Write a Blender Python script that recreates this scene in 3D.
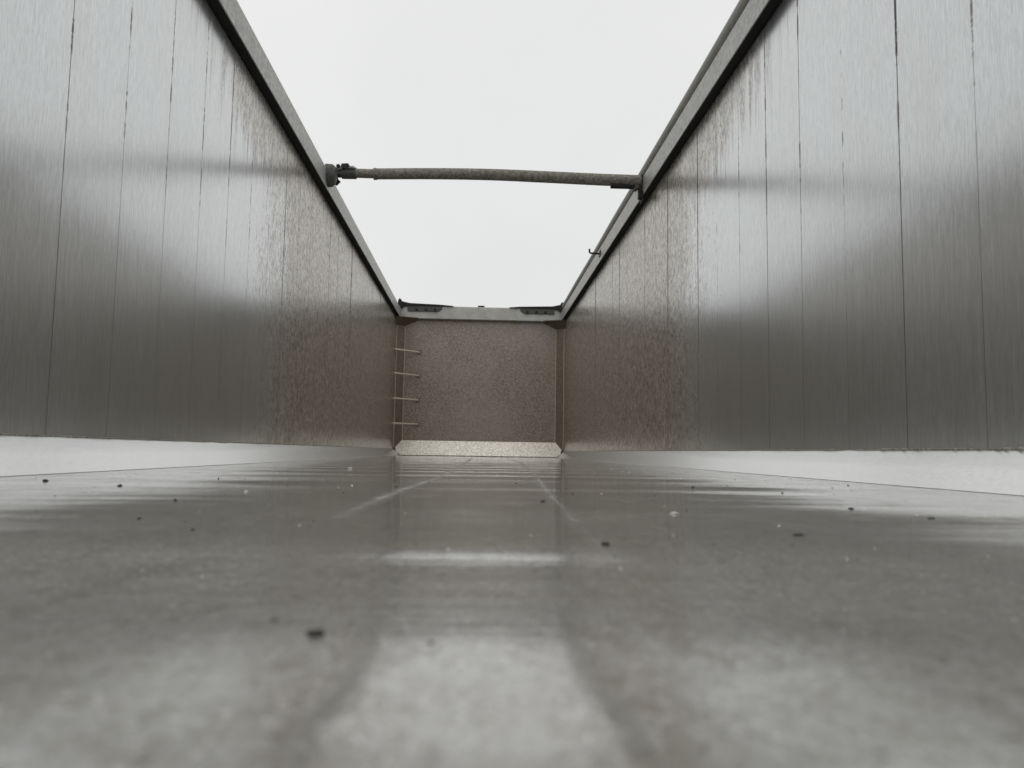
import bpy, bmesh, math, random
from mathutils import Vector, Matrix, noise

random.seed(7)
for o in list(bpy.data.objects):
    bpy.data.objects.remove(o)
scene = bpy.context.scene
COL = scene.collection

# ---------------------------------------------------------------- camera
CAMP = Vector((-0.0244, 0.0, 0.0743))
PITCH, YAW, ROLL, FPX = 0.08742, 0.04374, 0.01554, 774.3
F = Vector((math.sin(YAW)*math.cos(PITCH), math.cos(YAW)*math.cos(PITCH), math.sin(PITCH)))
R0 = Vector((math.cos(YAW), -math.sin(YAW), 0)); U0 = R0.cross(F)
RT = R0*math.cos(ROLL) + U0*math.sin(ROLL); UP = -R0*math.sin(ROLL) + U0*math.cos(ROLL)
cd = bpy.data.cameras.new('camera'); cam = bpy.data.objects.new('camera', cd); COL.objects.link(cam)
m = Matrix((RT, UP, -F)).transposed().to_4x4(); m.translation = CAMP
cam.matrix_world = m
cd.sensor_width = 36; cd.lens = FPX/1024*36
cd.clip_start = 0.01; cd.clip_end = 200
cd.dof.use_dof = True; cd.dof.focus_distance = 4.0; cd.dof.aperture_fstop = 7.2
scene.camera = cam

def ray(u, v):
    return F + RT*((u-512)/FPX) - UP*((v-384)/FPX)
def at_plane(u, v, axis, val):
    d = ray(u, v); t = (val-CAMP[axis])/d[axis]; return CAMP + d*t

# ---------------------------------------------------------------- overcast sky, soft sun, exposure
SUN_EL, SUN_AZ = math.radians(72), math.radians(200)
w = bpy.data.worlds.new('World'); scene.world = w; w.use_nodes = True
nt = w.node_tree; nt.nodes.clear()
wo = nt.nodes.new('ShaderNodeOutputWorld'); bg = nt.nodes.new('ShaderNodeBackground')
sk = nt.nodes.new('ShaderNodeTexSky'); sk.sky_type = 'NISHITA'; sk.sun_disc = False
sk.sun_elevation = SUN_EL; sk.sun_rotation = SUN_AZ
tc = nt.nodes.new('ShaderNodeTexCoord')
ns = nt.nodes.new('ShaderNodeTexNoise'); ns.inputs['Scale'].default_value = 2.2; ns.inputs['Detail'].default_value = 5
ns.inputs['Roughness'].default_value = 0.5
nt.links.new(tc.outputs['Generated'], ns.inputs['Vector'])
rp = nt.nodes.new('ShaderNodeValToRGB')          # the cloud deck, lighter and darker patches all over
rp.color_ramp.elements[0].position = .25; rp.color_ramp.elements[0].color = (.85, .855, .845, 1)
rp.color_ramp.elements[1].position = .75; rp.color_ramp.elements[1].color = (.95, .952, .94, 1)
nt.links.new(ns.outputs['Fac'], rp.inputs['Fac'])
sc = nt.nodes.new('ShaderNodeVectorMath'); sc.operation = 'SCALE'; sc.inputs['Scale'].default_value = 9.25
nt.links.new(rp.outputs['Color'], sc.inputs[0])
mx = nt.nodes.new('ShaderNodeMix'); mx.data_type = 'RGBA'; mx.inputs['Factor'].default_value = 0.95
nt.links.new(sk.outputs['Color'], mx.inputs['A']); nt.links.new(sc.outputs['Vector'], mx.inputs['B'])
nt.links.new(mx.outputs['Result'], bg.inputs['Color'])
bg.inputs['Strength'].default_value = 0.1
nt.links.new(bg.outputs['Background'], wo.inputs['Surface'])

sd = bpy.data.lights.new('sun', 'SUN'); sd.energy = 0.5; sd.angle = math.radians(50); sd.color = (1, .97, .93)
so = bpy.data.objects.new('sun', sd); COL.objects.link(so)
sdir = Vector((math.sin(SUN_AZ)*math.cos(SUN_EL), math.cos(SUN_AZ)*math.cos(SUN_EL), math.sin(SUN_EL)))
so.rotation_euler = sdir.to_track_quat('Z', 'Y').to_euler(); so.location = (0, 0, 8)

vs = scene.view_settings
vs.view_transform = 'Standard'; vs.look = 'None'; vs.exposure = 0.0; vs.gamma = 1; vs.use_curve_mapping = False
scene.render.engine = 'CYCLES'

# ---------------------------------------------------------------- dimensions (metres)
HW = 1.2          # half the inner width
Y0, L = -1.4, 11.07
H = 1.949         # top of the wall panels
RTOP = 2.09       # top of the rails
FH, FA = 0.094, 0.098   # side fillet height and width

# ---------------------------------------------------------------- helpers
def tag(o, label=None, cat=None, group=None, kind=None):
    if label: o['label'] = label
    if cat: o['category'] = cat
    if group: o['group'] = group
    if kind: o['kind'] = kind
    return o
def empty(name, loc=(0, 0, 0)):
    o = bpy.data.objects.new(name, None); o.location = loc; o.empty_display_size = .1; COL.objects.link(o); return o
def link(name, me, parent=None, loc=None):
    o = bpy.data.objects.new(name, me); COL.objects.link(o)
    if parent is not None:
        o.parent = parent
        chain = Vector((0, 0, 0)); q = parent
        while q is not None: chain += q.location; q = q.parent
        o.location = (Vector(loc) if loc else Vector((0, 0, 0))) - chain
    elif loc: o.location = loc
    return o
def mesh(name, bm, mat, smooth=False):
    bmesh.ops.recalc_face_normals(bm, faces=bm.faces)
    me = bpy.data.meshes.new(name); bm.to_mesh(me); bm.free()
    me.materials.append(mat)
    if smooth:
        me.polygons.foreach_set('use_smooth', [True]*len(me.polygons))
        if smooth != 'all': me.set_sharp_from_angle(angle=math.radians(38))
    return me
def build(name, bm, mat, parent=None, smooth=False, loc=None):
    return link(name, mesh(name, bm, mat, smooth), parent, loc)
def box(bm, a, b, bevel=0, seg=1):
    r = bmesh.ops.create_cube(bm, size=1)
    for v in r['verts']:
        v.co = Vector([a[i] + (v.co[i]+.5)*(b[i]-a[i]) for i in range(3)])
    if bevel:
        es = list({e for v in r['verts'] for e in v.link_edges})
        bmesh.ops.bevel(bm, geom=es, offset=bevel, segments=seg, affect='EDGES', profile=.6)
def tube(bm, pts, rad, n=16, cap=True):
    pts = [Vector(p) for p in pts]; rads = rad if isinstance(rad, (list, tuple)) else [rad]*len(pts)
    rings = []
    for i, p in enumerate(pts):
        t = (pts[min(i+1, len(pts)-1)] - pts[max(i-1, 0)]).normalized()
        a = t.cross(Vector((0, 0, 1)))
        if a.length < .01: a = t.cross(Vector((0, 1, 0)))
        a.normalize(); b = a.cross(t)
        rings.append([bm.verts.new(p + (a*math.cos(k*2*math.pi/n) + b*math.sin(k*2*math.pi/n))*rads[i]) for k in range(n)])
    for r1, r2 in zip(rings, rings[1:]):
        for k in range(n): bm.faces.new((r1[k], r1[(k+1) % n], r2[(k+1) % n], r2[k]))
    if cap: bm.faces.new(rings[0]); bm.faces.new(rings[-1][::-1])
def prism(bm, poly, vec):
    vec = Vector(vec)
    a = [bm.verts.new(p) for p in poly]; b = [bm.verts.new(Vector(p)+vec) for p in poly]
    bm.faces.new(a); bm.faces.new(b[::-1])
    for i in range(len(a)): bm.faces.new((a[i], a[(i+1) % len(a)], b[(i+1) % len(a)], b[i]))

# ---------------------------------------------------------------- materials
class Mat:
    def __init__(self, name):
        self.m = bpy.data.materials.new(name); self.m.use_nodes = True
        self.t = self.m.node_tree; self.b = self.t.nodes['Principled BSDF']
        self.pos = self.t.nodes.new('ShaderNodeNewGeometry').outputs['Position']
        s = self.t.nodes.new('ShaderNodeSeparateXYZ'); self.lk(self.pos, s.inputs[0])
        self.x, self.y, self.z = s.outputs
    def lk(self, a, b): self.t.links.new(a, b)
    def put(self, sock, v):
        if hasattr(v, 'is_output'): self.lk(v, sock)
        else: sock.default_value = v
    def math(self, op, a, b=0.0, clamp=False):
        n = self.t.nodes.new('ShaderNodeMath'); n.operation = op; n.use_clamp = clamp
        self.put(n.inputs[0], a); self.put(n.inputs[1], b); return n.outputs[0]
    def noise(self, scale, detail=3, rough=.55, off=0, dist=0):
        mp = self.t.nodes.new('ShaderNodeMapping'); self.lk(self.pos, mp.inputs[0])
        mp.inputs['Scale'].default_value = scale if isinstance(scale, tuple) else (scale,)*3
        mp.inputs['Location'].default_value = (off, off*1.7, off*.6)
        n = self.t.nodes.new('ShaderNodeTexNoise'); n.inputs['Scale'].default_value = 1
        n.inputs['Detail'].default_value = detail; n.inputs['Roughness'].default_value = rough
        n.inputs['Distortion'].default_value = dist
        self.lk(mp.outputs[0], n.inputs['Vector']); return n.outputs['Fac']
    def remap(self, v, a, b, c=0., d=1., smooth=True):
        n = self.t.nodes.new('ShaderNodeMapRange')
        if smooth: n.interpolation_type = 'SMOOTHSTEP'
        self.put(n.inputs['Value'], v)
        for k, q in zip(('From Min', 'From Max', 'To Min', 'To Max'), (a, b, c, d)): n.inputs[k].default_value = q
        return n.outputs[0]
    def mix(self, f, a, b):
        n = self.t.nodes.new('ShaderNodeMix'); n.data_type = 'RGBA'
        self.put(n.inputs['Factor'], f)
        for k, v in (('A', a), ('B', b)):
            self.put(n.inputs[k], v if hasattr(v, 'is_output') else (*v, 1))
        return n.outputs['Result']
    def mixf(self, f, a, b):
        n = self.t.nodes.new('ShaderNodeMix'); self.put(n.inputs['Factor'], f)
        self.put(n.inputs['A'], a); self.put(n.inputs['B'], b); return n.outputs['Result']
    def bump(self, h, strength, dist):
        n = self.t.nodes.new('ShaderNodeBump'); n.inputs['Strength'].default_value = strength
        n.inputs['Distance'].default_value = dist; self.lk(h, n.inputs['Height'])
        self.lk(n.outputs[0], self.b.inputs['Normal'])
    def out(self, col, metal, rough):
        for k, v in (('Base Color', col), ('Metallic', metal), ('Roughness', rough)):
            if k == 'Base Color' and not hasattr(v, 'is_output'): v = (*v, 1)
            self.put(self.b.inputs[k], v)
        return self.m

def simple(name, c1, c2, metal, rough, scale=30., bump=.15):
    M = Mat(name); n = M.noise(scale, 5, .65)
    f = M.remap(n, .35, .68)
    M.bump(n, bump, .002)
    return M.out(M.mix(f, c1, c2), metal, M.mixf(f, rough, min(1, rough+.18)))

def wall_material():
    M = Mat('brushed_aluminium_panel')
    streak = M.noise((3, 150, 3.2), 4, .7)                # fine upright brushing
    fine = M.noise((3, 420, 14), 2, .6, 3)
    blot = M.noise((1, 5, 2.2), 4, .6, 9)
    c = M.mix(M.remap(streak, .3, .72), (.645, .662, .666), (.735, .754, .758))
    c = M.mix(M.remap(M.noise((3, 260, 26), 4, .7, 31), .42, .64, 0, .7), c, (.53, .545, .547))
    c = M.mix(M.remap(blot, .45, .8, 0, .35), c, (.58, .58, .565))
    # dirt: everything past about 4.4 m, and runs below the rail before that
    edge = M.noise((1, 3.0, 1.2), 5, .7, 4)
    e2 = M.math('ADD', M.y, M.math('MULTIPLY', M.math('SUBTRACT', edge, .5), 1.1))
    ramp = M.remap(e2, 2.5, 6.3, 0, 1, False)
    blob = M.noise((62, 62, 30), 6, .85, 7)
    far = M.remap(M.math('ADD', M.math('MULTIPLY', ramp, 1.1), blob), .93, 1.17)
    run = M.noise((2, 26, 1.1), 4, .65, 6)
    top = M.math('MULTIPLY', M.remap(M.z, 1.1, 1.95), M.remap(M.y, 2.0, 4.4))
    runs = M.remap(M.math('ADD', M.math('MULTIPLY', top, .72), run), .76, 1.06)
    sp = M.noise((60, 60, 26), 4, .75, 2)                 # mottled crust
    spots = M.remap(sp, .36, .60, .62, 1.)
    d = M.math('MULTIPLY', M.math('MAXIMUM', far, M.math('MULTIPLY', runs, .8)), spots, True)
    # scuffs high on the clean panels
    sc = M.noise((2, 60, 14), 5, .7, 12); sm = M.noise((1, 2.2, 2.8), 2, .5, 15)
    scuff = M.math('MULTIPLY', M.remap(sc, .60, .72), M.remap(sm, .56, .70))
    scuff = M.math('MULTIPLY', scuff, M.remap(M.z, .9, 1.6), True)
    crust = M.mix(M.remap(M.noise((48, 48, 26), 5, .8, 21), .43, .58), (.12, .09, .06), (.59, .525, .445))
    c = M.mix(d, c, crust); c = M.mix(M.math('MULTIPLY', scuff, .85), c, (.22, .20, .17))
    ob = M.t.nodes.new('ShaderNodeTexCoord').outputs['Object']; sx = M.t.nodes.new('ShaderNodeSeparateXYZ'); M.lk(ob, sx.inputs[0])
    side = M.remap(M.math('ABSOLUTE', sx.outputs[1]), .1655, .1705)
    dash = M.math('MULTIPLY', M.remap(M.noise((1, 2.9, 6.5), 5, .75, 51), .48, .56), M.remap(M.z, .7, 1.35))
    c = M.mix(M.math('MULTIPLY', M.math('MULTIPLY', side, dash), .9, True), c, (.06, .052, .042))
    rough = M.mixf(d, M.remap(streak, .25, .75, .19, .24), .29)
    metal = M.mixf(d, .86, .5)
    h = M.math('ADD', M.math('MULTIPLY', fine, .5), M.math('MULTIPLY', sp, d))
    M.bump(h, .18, .001)
    return M.out(c, metal, rough)

def bulkhead_material():
    M = Mat('dirty_bulkhead_sheet')
    a = M.noise(40, 6, .85); b = M.noise((1.6, 1.6, 1.6), 4, .6, 4); s = M.noise(60, 3, .7, 8)
    c = M.mix(M.remap(a, .38, .63), (.175, .142, .112), (.42, .378, .325))
    c = M.mix(M.remap(b, .35, .65, 0, .35), c, (.40, .375, .33))
    c = M.mix(M.remap(s, .60, .74, 0, .5), c, (.15, .12, .09))
    M.bump(a, .3, .003)
    return M.out(c, .45, M.remap(a, .3, .7, .38, .55))

def floor_material():
    M = Mat('worn_floor_plate')
    big = M.noise((1.6, .9, 1), 5, .65); mid = M.noise((11, 8, 1), 6, .72, 3); sp = M.noise((120, 90, 1), 3, .7, 5)
    near = M.noise((34, 22, 1), 6, .7, 11, .4)
    grain = M.noise((150, 70, 1), 5, .75, 19); blot = M.noise((70, 45, 1), 5, .7, 23, .5)
    drag = M.noise((40, 1.2, 1), 4, .65, 8)               # rub marks along the length
    cross = M.noise((3, 55, 1), 4, .7, 13)                # wiping marks across it
    c = M.mix(M.remap(big, .35, .68), (.475, .475, .458), (.565, .567, .55))
    c = M.mix(M.remap(drag, .5, .75, 0, .3), c, (.37, .36, .33))
    c = M.mix(M.remap(cross, .5, .72, 0, .3), c, (.36, .345, .31))
    mud = M.math('MULTIPLY', M.remap(mid, .44, .70), M.remap(big, .30, .6, .45, 1))
    mud = M.math('MULTIPLY', mud, M.remap(near, .30, .62, .25, 1), True)
    c = M.mix(M.math('MULTIPLY', mud, .85), c, (.29, .268, .228))
    c = M.mix(M.remap(near, .58, .72, 0, .4), c, (.27, .245, .205))
    c = M.mix(M.remap(grain, .42, .62, 0, .5), c, (.34, .315, .265))
    c = M.mix(M.remap(blot, .54, .66, 0, .55), c, (.22, .198, .16))
    c = M.mix(M.remap(sp, .61, .67, 0, .85), c, (.72, .70, .66))
    c = M.mix(M.remap(M.noise((150, 110, 1), 3, .7, 17), .64, .70, 0, .8), c, (.10, .088, .07))
    def attr(n_):
        q = M.t.nodes.new('ShaderNodeAttribute'); q.attribute_name = n_; return q.outputs['Fac']
    smear_reflection = M.math('MULTIPLY', attr('smear_reflection'), M.remap(M.math('ADD', grain, blot), .75, 1.2, .35, 1.15), True)
    c = M.mix(smear_reflection, c, (.19, .165, .125))  # brown mud smears, plus the painted dark reflection of the bulkhead
    rub = M.math('MULTIPLY', attr('rub'), M.remap(near, .36, .58, .4, 1.), True)
    c = M.mix(M.math('MULTIPLY', rub, .5), c, (.66, .65, .615))
    sp2 = M.noise((330, 190, 1), 3, .7, 41); c = M.mix(M.remap(sp2, .60, .655, 0, .8), c, (.80, .78, .74))
    c = M.mix(M.remap(M.noise((290, 170, 1), 3, .7, 47), .60, .66, 0, .75), c, (.13, .11, .085))
    mud = M.math('MAXIMUM', mud, smear_reflection)
    cross2 = M.noise((1.0, 16, 1), 3, .55, 27)
    h = M.math('ADD', M.math('MULTIPLY', cross2, 4.0), M.math('ADD', M.math('MULTIPLY', mid, .9), M.math('MULTIPLY', sp, .22)))
    h = M.math('ADD', h, M.math('ADD', M.math('MULTIPLY', near, .7), M.math('MULTIPLY', grain, .22)))
    M.bump(h, .085, .0012)
    rough = M.math('ADD', M.math('ADD', M.mixf(mud, .055, .17), M.math('MULTIPLY', rub, .13)), M.remap(grain, .4, .65, 0, .05))
    return M.out(c, M.mixf(mud, .38, .12), rough)

def fillet_material():
    M = Mat('polished_fillet_strip')
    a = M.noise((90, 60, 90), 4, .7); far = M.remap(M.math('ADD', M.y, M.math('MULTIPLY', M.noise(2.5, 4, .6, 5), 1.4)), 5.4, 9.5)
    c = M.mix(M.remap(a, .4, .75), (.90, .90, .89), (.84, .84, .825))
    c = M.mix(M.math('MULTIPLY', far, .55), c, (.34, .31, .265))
    M.bump(a, .15, .001)
    return M.out(c, M.mixf(far, .8, .5), .27)

m_wall = wall_material(); m_bulk = bulkhead_material(); m_floor = floor_material(); m_fil = fillet_material()
m_rail = simple('weathered_rail_metal', (.42, .416, .395), (.34, .335, .312), .55, .4, 40)
m_backing = simple('dark_joint_backing', (.11, .106, .098), (.16, .15, .135), .2, .6)
m_beam = simple('grey_beam_metal', (.46, .46, .435), (.40, .39, .36), .35, .45, 9)
m_black = simple('black_rubber_and_paint', (.005, .005, .005), (.014, .013, .012), 0, .75)
m_hinge = simple('dark_grey_bracket', (.045, .047, .045), (.10, .097, .088), .3, .5, 60)
m_gusset = simple('dirty_gusset_plate', (.10, .078, .05), (.17, .138, .10), .2, .6, 40)
m_corner = simple('dirty_corner_profile', (.17, .145, .11), (.27, .235, .185), .4, .5, 35)
m_bead = simple('rubbed_bright_edge', (.62, .54, .40), (.46, .40, .29), .1, .5, 60)
m_rung = simple('rubbed_rung_metal', (.80, .75, .62), (.62, .56, .44), .4, .35, 60)
m_foot = simple('scoured_foot_plate', (.88, .86, .79), (.54, .50, .42), .4, .4, 48, .3)
m_bar = simple('weathered_crossbar_tube', (.10, .092, .075), (.25, .235, .20), .2, .55, 45, .3)
m_tarp = simple('weathered_tarp_tube', (.22, .208, .178), (.31, .297, .262), .2, .55, 30, .2)
m_clod = simple('dark_soil', (.022, .017, .012), (.06, .045, .03), 0, .9, 300, .6)
m_chip = simple('pale_chip', (.80, .79, .74), (.62, .60, .55), 0, .6, 300, .4)
m_seal = simple('torn_sealant', (.16, .14, .11), (.42, .40, .36), .1, .6, 90, .5)

# ---------------------------------------------------------------- floor: buckled plate
def sl(y, a, b, s):   # smooth bump of slope between a and b
    t = (y-a)/(b-a)
    return s*math.sin(math.pi*t)**2 if 0 < t < 1 else 0.
D = math.pi/180
YS = []; y = Y0
while y < L:
    YS.append(y); y += .010 if -.1 < y < 2.5 else .03
YS.append(L)
def slope(y):
    s = sl(y, .14, .475, -.95*D) + sl(y, .485, .625, 2.3*D) + sl(y, .61, .80, -1.3*D)
    if y > .8:
        k = (y-.8)/.41
        s += D*1.35*math.sin(2*math.pi*k)*(.55+.45*noise.noise(Vector((y*.9, 3, 0)))) + D*.8*noise.noise(Vector((y*5, 7, 1))) + D*.7*noise.noise(Vector((y*13, 2, 4)))
    return s
HT = [0.]
for a, b in zip(YS, YS[1:]): HT.append(HT[-1] + slope((a+b)/2)*(b-a))
NEAR0 = HT[min(range(len(YS)), key=lambda i: abs(YS[i]-.35))]
def hbase(y):
    lo, hi = 0, len(YS)-1
    while hi-lo > 1:
        md = (lo+hi)//2
        if YS[md] <= y: lo = md
        else: hi = md
    t = min(1, max(0, (y-YS[lo])/(YS[hi]-YS[lo])))
    h = HT[lo] + (HT[hi]-HT[lo])*t - NEAR0
    return h
DRIFT = (hbase(L) - hbase(.8))/(L-.8)
def fz(x, y):
    h = hbase(y)
    if y > .8: h -= DRIFT*(y-.8)
    n = .0022*noise.noise(Vector((x*1.7, y*1.1, 5))) + .0009*noise.noise(Vector((x*4, y*3.1, 9)))
    n *= min(1, max(0, (y-.3)/.8)) if y > 0 else 0
    ed = min(1, max(0, (HW-FA-abs(x))/.16)); ed = ed*ed*(3-2*ed)
    att = 1 if y < .8 else .75 + .5*noise.noise(Vector((x*1.3, y*.4, 2)))
    if y <= .475:     # near dish, deeper off the centre line
        k = min(1, max(0, (abs(x+.012)-.06)/.09)); k = k*k*(3-2*k)
        h5 = hbase(.475); h = h5 + (h-h5)*(1+1.1*k)
    if y > .475:      # the buckle is strongest across the middle
        h5 = hbase(.475); h8 = hbase(min(y, .8))
        k = min(1, max(0, (abs(x+.012)-.075)/.05)); k = k*k*(3-2*k)
        A = 1 - k*(.72 if x > 0 else .45)
        h = h5 + (h8-h5)*A + ((h-h8)*att if y > .8 else 0)
    return (h + n)*ed
NX = 220
bm = bmesh.new(); rows = []
for yy in YS:
    rows.append([bm.verts.new((x, yy, fz(x, yy))) for x in [-1.19 + 2.38*i/NX for i in range(NX+1)]])
for a, b in zip(rows, rows[1:]):
    for i in range(NX): bm.faces.new((a[i], a[i+1], b[i+1], b[i]))
ret = bmesh.ops.extrude_face_region(bm, geom=list(bm.faces))
for v in ret['geom']:
    if isinstance(v, bmesh.types.BMVert): v.co.z += 0
for v in [q for r in rows for q in r]: v.co.z -= .03
floor = build('floor', bm, m_floor, smooth=True)
tag(floor, 'grey buckled metal floor plate strewn with dirt crumbs', 'floor', kind='structure')

def on_floor(u, v):
    d = ray(u, v); z = 0.
    for _ in range(30):
        t = (z-CAMP.z)/d.z; p = CAMP + d*t; z = .5*z + .5*fz(p.x, p.y)
    return Vector((p.x, p.y, fz(p.x, p.y)))

def seg_dist(px, py, pts):
    best = 9.
    for (ax, ay), (bx, by) in zip(pts, pts[1:]):
        dx, dy = bx-ax, by-ay; t = ((px-ax)*dx + (py-ay)*dy)/(dx*dx+dy*dy+1e-12); t = min(1, max(0, t))
        best = min(best, math.hypot(px-ax-dx*t, py-ay-dy*t))
    return best
SMEARS_REFLECTION = [([(-40, 620), (80, 592), (150, 568), (230, 557), (340, 553)], .014, .75),
          ([(345, 561), (375, 561), (396, 557)], .008, 1.0),
          ([(400, 592), (470, 594), (560, 591)], .040, .55),  # not mud: the bulkhead's dark reflection, painted into the floor colour
          ([(590, 556), (650, 602), (720, 660)], .016, .6),
          ([(385, 622), (345, 690), (290, 790)], .020, .55),
          ([(585, 632), (640, 700), (710, 800)], .020, .6),
          ([(690, 612), (800, 628), (960, 640)], .022, .35),
          ([(60, 700), (180, 735), (260, 780)], .020, .35),
          ([(760, 720), (860, 700), (1000, 735)], .016, .3)]
SM = []
for pts, wid, st in SMEARS_REFLECTION:
    q = [on_floor(*k) for k in pts]; SM.append(([(k.x, k.y) for k in q], wid, st, min(k.x for k in q)-.08, max(k.x for k in q)+.08, max(k.y for k in q)+.08))
lw = [Vector((-.175, .85, 0)), Vector((-.172, 1.05, 0)), Vector((-.165, 1.45, 0)), Vector((-.135, 2.0, 0)), Vector((-.115, 3.2, 0)), Vector((-.09, 5.7, 0)), Vector((-.08, 9.5, 0))]
rw = [Vector((.062, .36, 0)), Vector((.070, .45, 0)), Vector((.079, .75, 0)), Vector((.112, 1.5, 0)), Vector((.17, 2.6, 0)), Vector((.275, 5.3, 0)), Vector((.33, 9.5, 0))]
def paint(o):
    me = o.data; a = me.attributes.new('smear_reflection', 'FLOAT', 'POINT'); b = me.attributes.new('rub', 'FLOAT', 'POINT')
    va, vb = [], []
    L1, R1 = [(p.x, p.y) for p in lw], [(p.x, p.y) for p in rw]
    for v in me.vertices:
        x, y = v.co.x, v.co.y; k = 0.; rb = 0.
        if -.1 < y < 1.2:
            for pts, wid, st, xa, xb, yb in SM:
                if xa < x < xb and y < yb:
                    wd = wid*(1+.7*noise.noise(Vector((x*30, y*30, 3)))); k = max(k, st*math.exp(-(seg_dist(x, y, pts)/wd)**2))
        if .3 < y < 10 and -.25 < x < .4:
            rb = min(1, max(0, (y-.4)/.8))*max(math.exp(-(seg_dist(x, y, L1)/.010)**2), .8*math.exp(-(seg_dist(x, y, R1)/.007)**2))
        va.append(k); vb.append(rb)
    a.data.foreach_set('value', va); b.data.foreach_set('value', vb)
paint(floor)

def ribbon(name, pts, wid, rise):
    bm = bmesh.new(); pr = None
    path = []
    for a, b in zip(pts, pts[1:]):
        n = max(2, int((b-a).length/.02))
        path += [a.lerp(b, i/n) for i in range(n)]
    for i, p in enumerate(path):
        e = min(i, len(path)-1-i); wv = wid*(.65+.5*noise.noise(Vector((p.y*9, p.x, 1))))*min(1, e/30+.08)
        xs = (-1, -.5, 0, .5, 1)
        row = [bm.verts.new((p.x+wv*k, p.y, fz(p.x+wv*k, p.y) + (-.0002 if abs(k) == 1 else rise*(1 if k == 0 else .6)*min(1, e/30)))) for k in xs]
        if pr:
            for j in range(4): bm.faces.new((pr[j], pr[j+1], row[j+1], row[j]))
        pr = row
    o = build(name, bm, m_floor, floor, smooth='all'); paint(o); return o
ribbon('weld_seam', lw, .013, .00016)
ribbon('weld_seam', rw, .0065, .00016)

# ---------------------------------------------------------------- side walls
PW, GAP = .347, .0015
bm = bmesh.new(); g = .0004; w2 = (PW-GAP)/2; T = .028
prof = [(0, -w2+g), (0, w2-g), (g, w2), (T, w2), (T, -w2), (g, -w2)]        # x outward from the inner face
prism(bm, [(px, py, FH) for px, py in prof], (0, 0, H-FH-.001))
panel_me = mesh('panel', bm, m_wall)
panel_me.materials.append(m_backing)                   # dirt-filled edges in the joints
for f_ in panel_me.polygons:
    if abs(f_.normal.y) > .5: f_.material_index = 1

def side_wall(s, seam0, label):
    root = empty('side_wall', (s*HW, (Y0+L)/2, 0)); tag(root, label, 'wall', 'side walls of the load body')
    y = seam0 + PW/2
    while y - PW > Y0: y -= PW
    while y - w2 < L:
        o = link('panel', panel_me, root, (s*HW + s*random.uniform(-.0004, .0004), y, 0))
        o.scale = (s, 1, 1)
        o.rotation_euler = (0, math.radians(random.uniform(-.05, .05)), math.radians(random.uniform(-.06, .06)))
        y += PW
    bm = bmesh.new(); x1, x2 = sorted((s*(HW+.030), s*(HW+.045)))
    box(bm, (x1, Y0, 0), (x2, L+.1, H)); build('outer_skin', bm, m_backing, root)
    # rail: an inverted channel over the panel tops, open underneath
    bm = bmesh.new(); xi, xo = HW-.056, HW+.075; t = .006
    pr = [(xi, H+.002), (xi, RTOP-.008), (xi+.008, RTOP), (xo-.008, RTOP), (xo-.001, RTOP-.008), (xo, H-.05), (xo-t, H-.05),
          (xo-t, RTOP-t-.006), (xi+t, RTOP-t-.006), (xi+t, H+.002)]
    prism(bm, [(s*px, Y0, pz) for px, pz in pr], (0, L-.04-Y0, 0))
    build('top_rail', bm, m_rail, root)
    # added black strip standing in for the shade under the rail's open bottom
    bm = bmesh.new(); x1, x2 = sorted((s*(HW-.048), s*(HW+.066)))
    box(bm, (x1, Y0, H+.012), (x2, L-.05, H+.02)); build('rail_shade_strip', bm, m_black, root)
    # sloped fillet between wall and floor
    bm = bmesh.new(); n = 160; pr = None
    for i in range(n+1):
        yy = Y0 + (L-.02-Y0)*i/n; wv = .0012*noise.noise(Vector((yy*2.3, s, 0)))
        sec = [(HW-.0005, FH+.004), (HW-.006, FH+.002), (HW-FA/2, FH/2+.002+wv), (HW-FA, .0012), (HW-FA-.001, -.012), (HW-.0005, -.012)]
        row = [bm.verts.new((s*px, yy, pz)) for px, pz in sec]
        if pr:
            for j in range(6): bm.faces.new((pr[j], pr[(j+1) % 6], row[(j+1) % 6], row[j]))
        else: bm.faces.new(row)
        pr = row
    bm.faces.new(pr[::-1])
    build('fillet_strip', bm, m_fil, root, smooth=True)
    # ragged sealant line in the angle of wall and fillet
    bm = bmesh.new(); pts = []; rad = []; rnd = random.Random(3+s)
    yy = .9
    while yy < 8:
        k = noise.noise(Vector((yy*7, s*4, 0))); j = rnd.random()
        pts.append((s*(HW-.004), yy, FH+.004+.0012*k)); rad.append(max(.0012, .0028+.0022*k+(.0042*rnd.random() if j > .8 and s > 0 and yy < 2.3 else 0)))
        yy += .012 if yy < 4 else .04
    tube(bm, pts, rad, 6); build('sealant_bead', bm, m_seal, root, smooth='all')
    return root
wl = side_wall(-1, 2.17, 'left wall of brushed aluminium planks, browned towards the bulkhead')
wr = side_wall(1, 1.81, 'right wall of brushed aluminium planks, under the rolled tarp tube')

# ---------------------------------------------------------------- front bulkhead
bk = empty('front_bulkhead', (0, L, 0))
tag(bk, 'brown speckled end wall at the far end with grey top beam', 'bulkhead')
bm = bmesh.new(); box(bm, (-HW-.0, L, -.02), (HW, L+.03, 1.97)); build('sheet', bm, m_bulk, bk)
bm = bmesh.new()      # top beam, bowed slightly down at the middle of its top edge
n = 24; pr = None
for i in range(n+1):
    x = -HW-.05 + (2*HW+.1)*i/n; top = 2.135 + .012*(abs(x)/HW)**2; yb = L-.10
    row = [bm.verts.new(q) for q in ((x, yb, 1.955), (x, yb, top-.01), (x, yb+.01, top), (x, L+.06, top), (x, L+.06, 1.975), (x, yb+.02, 1.945))]
    if pr:
        for j in range(6): bm.faces.new((pr[j], pr[(j+1) % 6], row[(j+1) % 6], row[j]))
    else: bm.faces.new(row)
    pr = row
bm.faces.new(pr[::-1])
build('top_beam', bm, m_beam, bk, smooth=True)
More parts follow.
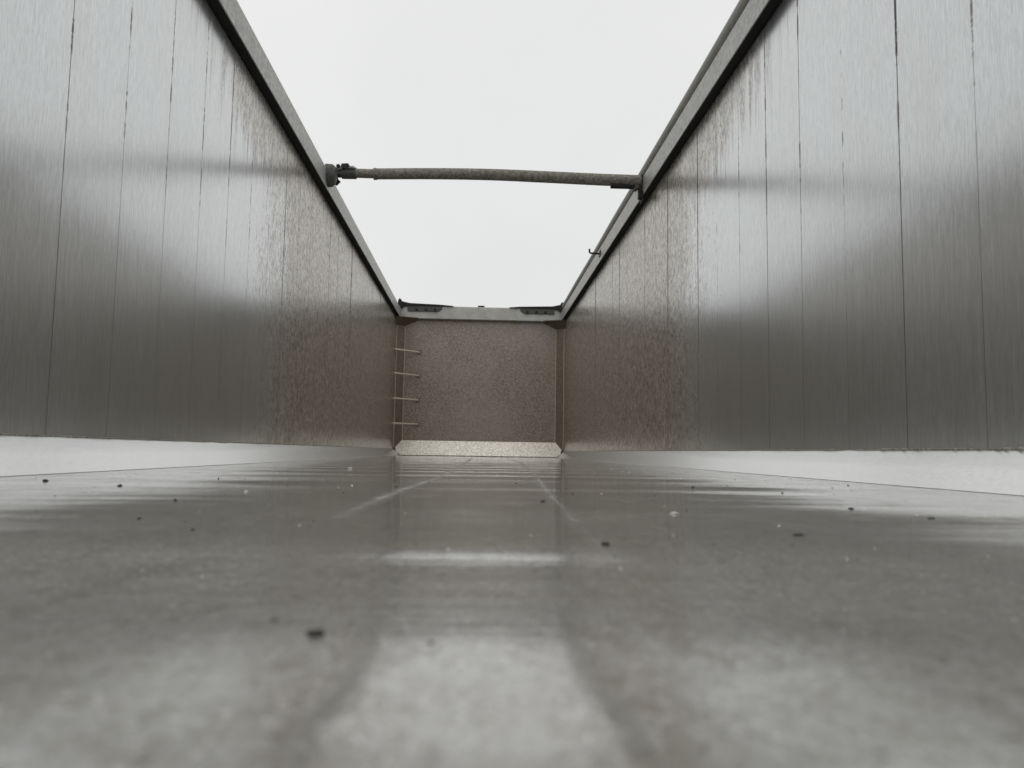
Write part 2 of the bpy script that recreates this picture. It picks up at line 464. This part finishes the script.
for s in (-1, 1):
    # corner profile set diagonally, with two rubbed edges
    bm = bmesh.new()
    prism(bm, [(s*(HW-.002), L-.12, .10), (s*1.085, L-.002, .10), (s*1.085, L+.02, .10), (s*(HW-.002), L+.02, .10)], (0, 0, 1.76))
    cp = build('corner_profile', bm, m_corner, bk)
    for q in ((s*(HW-.006), L-.118), (s*1.088, L-.005)):
        bm = bmesh.new(); tube(bm, [(q[0], q[1], .12), (q[0], q[1], 1.84)], .006, 6); build('edge_bead', bm, m_bead, cp, smooth=True)
    # gusset: sloping triangular plate under the beam end
    bm = bmesh.new()
    v = [bm.verts.new(q) for q in ((s*.89, L-.098, 1.952), (s*(HW-.003), L-.30, 1.940), (s*(HW-.003), L-.12, 1.845), (s*1.10, L-.004, 1.845), (s*.90, L-.003, 1.94))]
    u = [bm.verts.new(q) for q in ((s*.89, L-.098, 1.960), (s*(HW-.003), L-.30, 1.948), (s*(HW-.003), L-.02, 1.955), (s*1.10, L-.003, 1.957), (s*.90, L-.002, 1.958))]
    bm.faces.new(v); bm.faces.new(u[::-1])
    for i in range(5): bm.faces.new((v[i], v[(i+1) % 5], u[(i+1) % 5], u[i]))
    build('gusset', bm, m_gusset, bk)
    # hinge bracket bolted to the beam face, black wedge above it, upright rubber stop
    bm = bmesh.new(); y1 = L-.101
    xa, xb = s*.56, s*1.05
    prism(bm, [(xa, y1, 2.125), (xb, y1, 2.14), (xb, y1, 2.05), (xa+s*.06, y1, 2.05), (xa, y1, 2.09)], (0, -.02, 0))
    hb = build('hinge_bracket', bm, m_hinge, bk)
    for k in range(3):
        bm = bmesh.new(); xc = s*(.66+.13*k); tube(bm, [(xc, y1-.019, 2.075), (xc, y1-.034, 2.075)], .017, 6); build('bolt', bm, m_black, hb)
    bm = bmesh.new()
    prism(bm, [(s*.40, y1+.03, 2.136), (s*.56, y1+.03, 2.15), (s*1.02, y1+.03, 2.165), (s*1.16, y1+.03, 2.195), (s*1.16, y1+.03, 2.10), (s*1.05, y1+.03, 2.12), (s*.56, y1+.03, 2.128)], (0, -.055, 0))
    build('wedge_flap', bm, m_black, bk)
    bm = bmesh.new()
    prism(bm, [(s*1.165, y1-.04, 2.06), (s*1.115, y1-.04, 2.10), (s*1.14, y1-.04, 2.21), (s*1.165, y1-.04, 2.23), (s*1.185, y1-.04, 2.20), (s*1.19, y1-.04, 2.06)], (0, .06, 0))
    build('rubber_stop', bm, m_black, bk)
bm = bmesh.new(); box(bm, (-.05, L-.09, 2.13), (.045, L-.04, 2.158), .006); build('centre_stop', bm, m_black, bk)
# scoured sloping foot plate with clipped ends
bm = bmesh.new()
A = [(-1.10, .215), (1.10, .215), (1.15, .17), (1.175, .11), (1.15, .05), (1.10, .012), (-1.10, .012), (-1.15, .05), (-1.175, .11), (-1.15, .17)]
prism(bm, [(x, L-.012-(.215-z)*.80, z) for x, z in A], (0, .014, -.012))
build('foot_plate', bm, m_foot, bk)

# ---------------------------------------------------------------- corner ladder: rungs across the left corner
lad = empty('corner_ladder', (-1.05, L-.15, 0))
tag(lad, 'corner ladder of four pale metal rungs left of the bulkhead', 'ladder')
for z in (1.475, 1.14, .79, .445):
    bm = bmesh.new()
    p0, p1 = Vector((-HW+.002, L-.33, z)), Vector((-.875, L-.003, z))
    tube(bm, [p0, p1], .012, 10)
    rg = build('rung', bm, m_rung, lad, smooth=True)
    bm = bmesh.new(); box(bm, (-.905, L-.010, z-.035), (-.845, L-.001, z+.03), .003); build('foot_pad', bm, m_corner, rg)

# ---------------------------------------------------------------- cross bar
cb = empty('cross_bar', (-1.15, 5.7, RTOP))
tag(cb, 'weathered round cross bar spanning between the two top rails', 'cross bar')
def barp(u, v):
    yv = 5.70 + (5.47-5.70)*((u-335)/(640-335)); return at_plane(u, v, 1, yv)
keys = [(374, 174.0), (430, 173.7), (490, 174.6), (550, 177.2), (600, 179.6), (641, 181.2)]
pts = [barp(*k) for k in keys]
sm = []
for i in range(len(pts)-1):
    p0 = pts[max(i-1, 0)]; p1 = pts[i]; p2 = pts[i+1]; p3 = pts[min(i+2, len(pts)-1)]
    for k in range(5):
        t = k/5; sm.append(.5*((2*p1)+(p2-p0)*t+(2*p0-5*p1+4*p2-p3)*t*t+(3*p1-p0-3*p2+p3)*t**3))
sm.append(pts[-1])
bm = bmesh.new(); tube(bm, sm, [.041+.003*(i/len(sm)) for i in range(len(sm))], 18); build('tube', bm, m_bar, cb, smooth=True)
bm = bmesh.new(); tube(bm, [barp(354, 173.2), barp(378, 173.9)], .034, 16); build('sleeve', bm, m_bar, cb, smooth=True)
bm = bmesh.new(); q = barp(376, 174); tube(bm, [barp(374, 174), barp(376.5, 174)], .045, 18); build('collar', bm, m_bar, cb, smooth=True)
# left end: cup bolted to the rail, then a clamp with lever and pins
lx = -(HW-.056)
c0 = at_plane(328, 175.5, 0, lx)
bm = bmesh.new(); tube(bm, [c0+Vector((-.012, 0, 0)), c0+Vector((.03, 0, .0)), c0+Vector((.055, 0, -.004)), c0+Vector((.06, 0, -.004))], [.085, .082, .062, .03], 18)
build('end_cup', bm, m_hinge, cb, smooth=True)
e1 = barp(356, 173.3)
bm = bmesh.new(); s0 = barp(336, 173.0)
tube(bm, [s0, s0.lerp(e1, .3), s0.lerp(e1, .32), e1], [.035, .035, .044, .044], 12); build('clamp_body', bm, m_hinge, cb, smooth=True)
def between(t, dz=0., dy=0.): return s0.lerp(e1, t) + Vector((0, dy, dz))
bm = bmesh.new(); tube(bm, [between(.05, .012, -.045), between(.45, .03, -.05), between(.95, .03, -.048)], .011, 8); build('lever', bm, m_rail, cb, smooth=True)
for t, dz in ((.18, .03), (.42, .028), (.62, .036)):
    bm = bmesh.new(); tube(bm, [between(t, dz, -.03), between(t, dz, -.068)], .016, 8); build('pin', bm, m_black, cb, smooth=True)
bm = bmesh.new(); tube(bm, [between(.3, .035, -.02), between(.33, .058, -.02), between(.5, .06, -.02), between(.56, .04, -.02)], .011, 8); build('latch_loop', bm, m_hinge, cb, smooth=True)
bm = bmesh.new(); tube(bm, [between(.06, -.03, -.03), between(.12, -.075, -.03), between(.02, -.10, -.03)], [.022, .026, .016], 8); build('latch_hook', bm, m_black, cb, smooth=True)
# right end: flat bracket under the tube and a post down to the rail
rp_ = barp(640, 181.2)
bm = bmesh.new(); a = barp(611, 185.6); prism(bm, [(a.x, a.y-.03, a.z-.012), (rp_.x-.005, rp_.y-.03, rp_.z-.052), (rp_.x-.005, rp_.y-.03, rp_.z-.044), (a.x, a.y-.03, a.z+.004)], (0, .06, 0)); build('bracket_plate', bm, m_black, cb)
bm = bmesh.new(); box(bm, (HW-.085, rp_.y-.035, 1.925), (HW-.060, rp_.y+.015, rp_.z-.04), .003); build('post', bm, m_black, cb)
bm = bmesh.new(); box(bm, (HW-.062, rp_.y-.05, 1.90), (HW-.056, rp_.y+.05, 1.975), .002); build('mount_plate', bm, m_black, cb)
bm = bmesh.new(); tube(bm, [(HW-.10, rp_.y-.045, rp_.z-.055), (HW-.10, rp_.y+.03, rp_.z-.055)], .016, 8); build('pin', bm, m_hinge, cb, smooth=True)

# ---------------------------------------------------------------- tarp tube on the right rail, hook on the same rail
bm = bmesh.new(); pts = []; yy = Y0
while yy < L-.25:
    pts.append((HW-.029+.003*noise.noise(Vector((yy*.8, 1, 1))), yy, RTOP+.040+.003*noise.noise(Vector((yy*.7, 5, 1))))); yy += .12
tube(bm, pts, .040, 14)
tt = build('tarp_tube', bm, m_tarp, smooth=True)
tag(tt, 'long rolled tarp tube lying on the right top rail', 'tube')
hk = empty('tarp_hook', (HW-.056, 7.35, RTOP-.03))
tag(hk, 'small black hook sticking out of the right rail towards the sky', 'hook')
bm = bmesh.new(); xi = HW-.056
tube(bm, [(xi+.002, 7.40, 2.02), (xi-.095, 7.40, 2.025), (xi-.104, 7.40, 2.03), (xi-.106, 7.40, 2.066)], .009, 8); build('hook_rod', bm, m_black, hk, smooth=True)
bm = bmesh.new(); box(bm, (xi-.008, 7.36, 1.99), (xi-.0005, 7.44, 2.05), .002); build('hook_plate', bm, m_hinge, hk)

# ---------------------------------------------------------------- dirt on the floor
def clod(u, v, px, label, group='soil crumbs on the floor', asp=1.3, mat=None, name='soil_clod', cat='soil clod', flat=.6):
    p = on_floor(u, v); dist = (p-CAMP).length; r = .8*px*dist/FPX/2
    bm = bmesh.new(); bmesh.ops.create_icosphere(bm, subdivisions=3, radius=1)
    sd_ = Vector((u*.13, v*.17, 1))
    for q in bm.verts:
        k = 1 + .8*noise.noise(q.co*1.3+sd_) + .45*noise.noise(q.co*2.9+sd_) + .25*noise.noise(q.co*6.3+sd_)
        q.co = Vector((q.co.x*k*r, q.co.y*k*r/asp, max(-.25, q.co.z)*k*r*flat))
    o = build(name, bm, mat or m_clod, smooth='all', loc=(p.x, p.y, p.z+r*flat*.2))
    o.rotation_euler.z = math.sin(u*7.7)*.35
    return tag(o, label, cat, group)
S = [(45.4, 481, 5.5, 'largest dark soil crumb near the left white fillet'),
     (119.5, 486, 5, 'flat dark soil crumb in front of the left white fillet'),
     (175, 500.5, 4.5, 'dark crumb right of the left pale floor streak'),
     (139.5, 518.7, 4.5, 'lone dark crumb below the left pale floor streak'),
     (193, 530, 4.5, 'lowest dark crumb in the left-hand scatter by the white fillet'),
     (605, 545, 10, 'dark lumpy clod on the right weld line'),
     (543, 501.5, 4.5, 'small dark clod left of the right weld line, towards bulkhead'),
     (693, 487.5, 4, 'small upright dark crumb before the right white fillet'),
     (317, 635.5, 20, 'blurred dark clod in the left foreground'),
     (273.5, 620.5, 6, 'tiny blurred crumb up and left of the foreground clod'),
     (431, 643.5, 7, 'dark spot crumb on the bright foreground reflection'),
     (851, 509, 5, 'dark crumb at the edge of the right bright floor patch'),
     (931.5, 518.5, 7, 'long dark crumb at far right below the bright patch'),
     (798, 535.5, 11, 'longest dark twig-like crumb on the right floor'),
     (712.5, 544, 4, 'tiny dark crumb on the floor between weld line clod and longest crumb')]
for u, v, px, lab in S:
    clod(u, v, px, lab, asp=3.2 if 'long' in lab else 1.4, flat=.28 if 'long' in lab else .5)
clod(674.5, 514, 11, 'white flat chip lying on the right of the floor', None, 1.2, m_chip, 'pale_chip', 'chip', .35)
clod(350, 468.5, 4.5, 'small white chip on the left floor near the bulkhead', None, 1.2, m_chip, 'pale_chip', 'chip', .6)
clod(246, 492, 4.5, 'small white chip left of centre before the dark floor bands', None, 1.2, m_chip, 'pale_chip', 'chip', .6)

def grit(name, n, mat, lab, seed, r0, r1):
    rnd = random.Random(seed); vs_, fs = [], []
    for k in range(n):
        yy = .25 + 7*rnd.random()**1.9; x = (rnd.random()*2-1)*(HW-FA-.01)
        if abs(x) > .95*yy*.75+.15: continue
        r = r0 + (r1-r0)*rnd.random()**3; r *= min(1.3, .35+.5*yy)
        z = fz(x, yy); b = len(vs_); a0 = rnd.random()*6
        for j in range(5):
            q = r*(.7+.6*rnd.random()); vs_.append((x+q*math.cos(a0+j*1.257), yy+q*math.sin(a0+j*1.257), z-.0002))
        vs_.append((x, yy, z+r*(.6+.7*rnd.random())))
        fs += [(b+j, b+(j+1) % 5, b+5) for j in range(5)]
    me = bpy.data.meshes.new(name); me.from_pydata(vs_, [], fs); me.materials.append(mat)
    return tag(link(name, me), lab, 'grit', kind='stuff')
grit('grit', 450, m_clod, 'fine dark grit scattered over the metal floor', 5, .0006, .0023)
grit('pale_grit', 500, m_chip, 'fine pale specks scattered over the metal floor', 6, .0005, .0022)
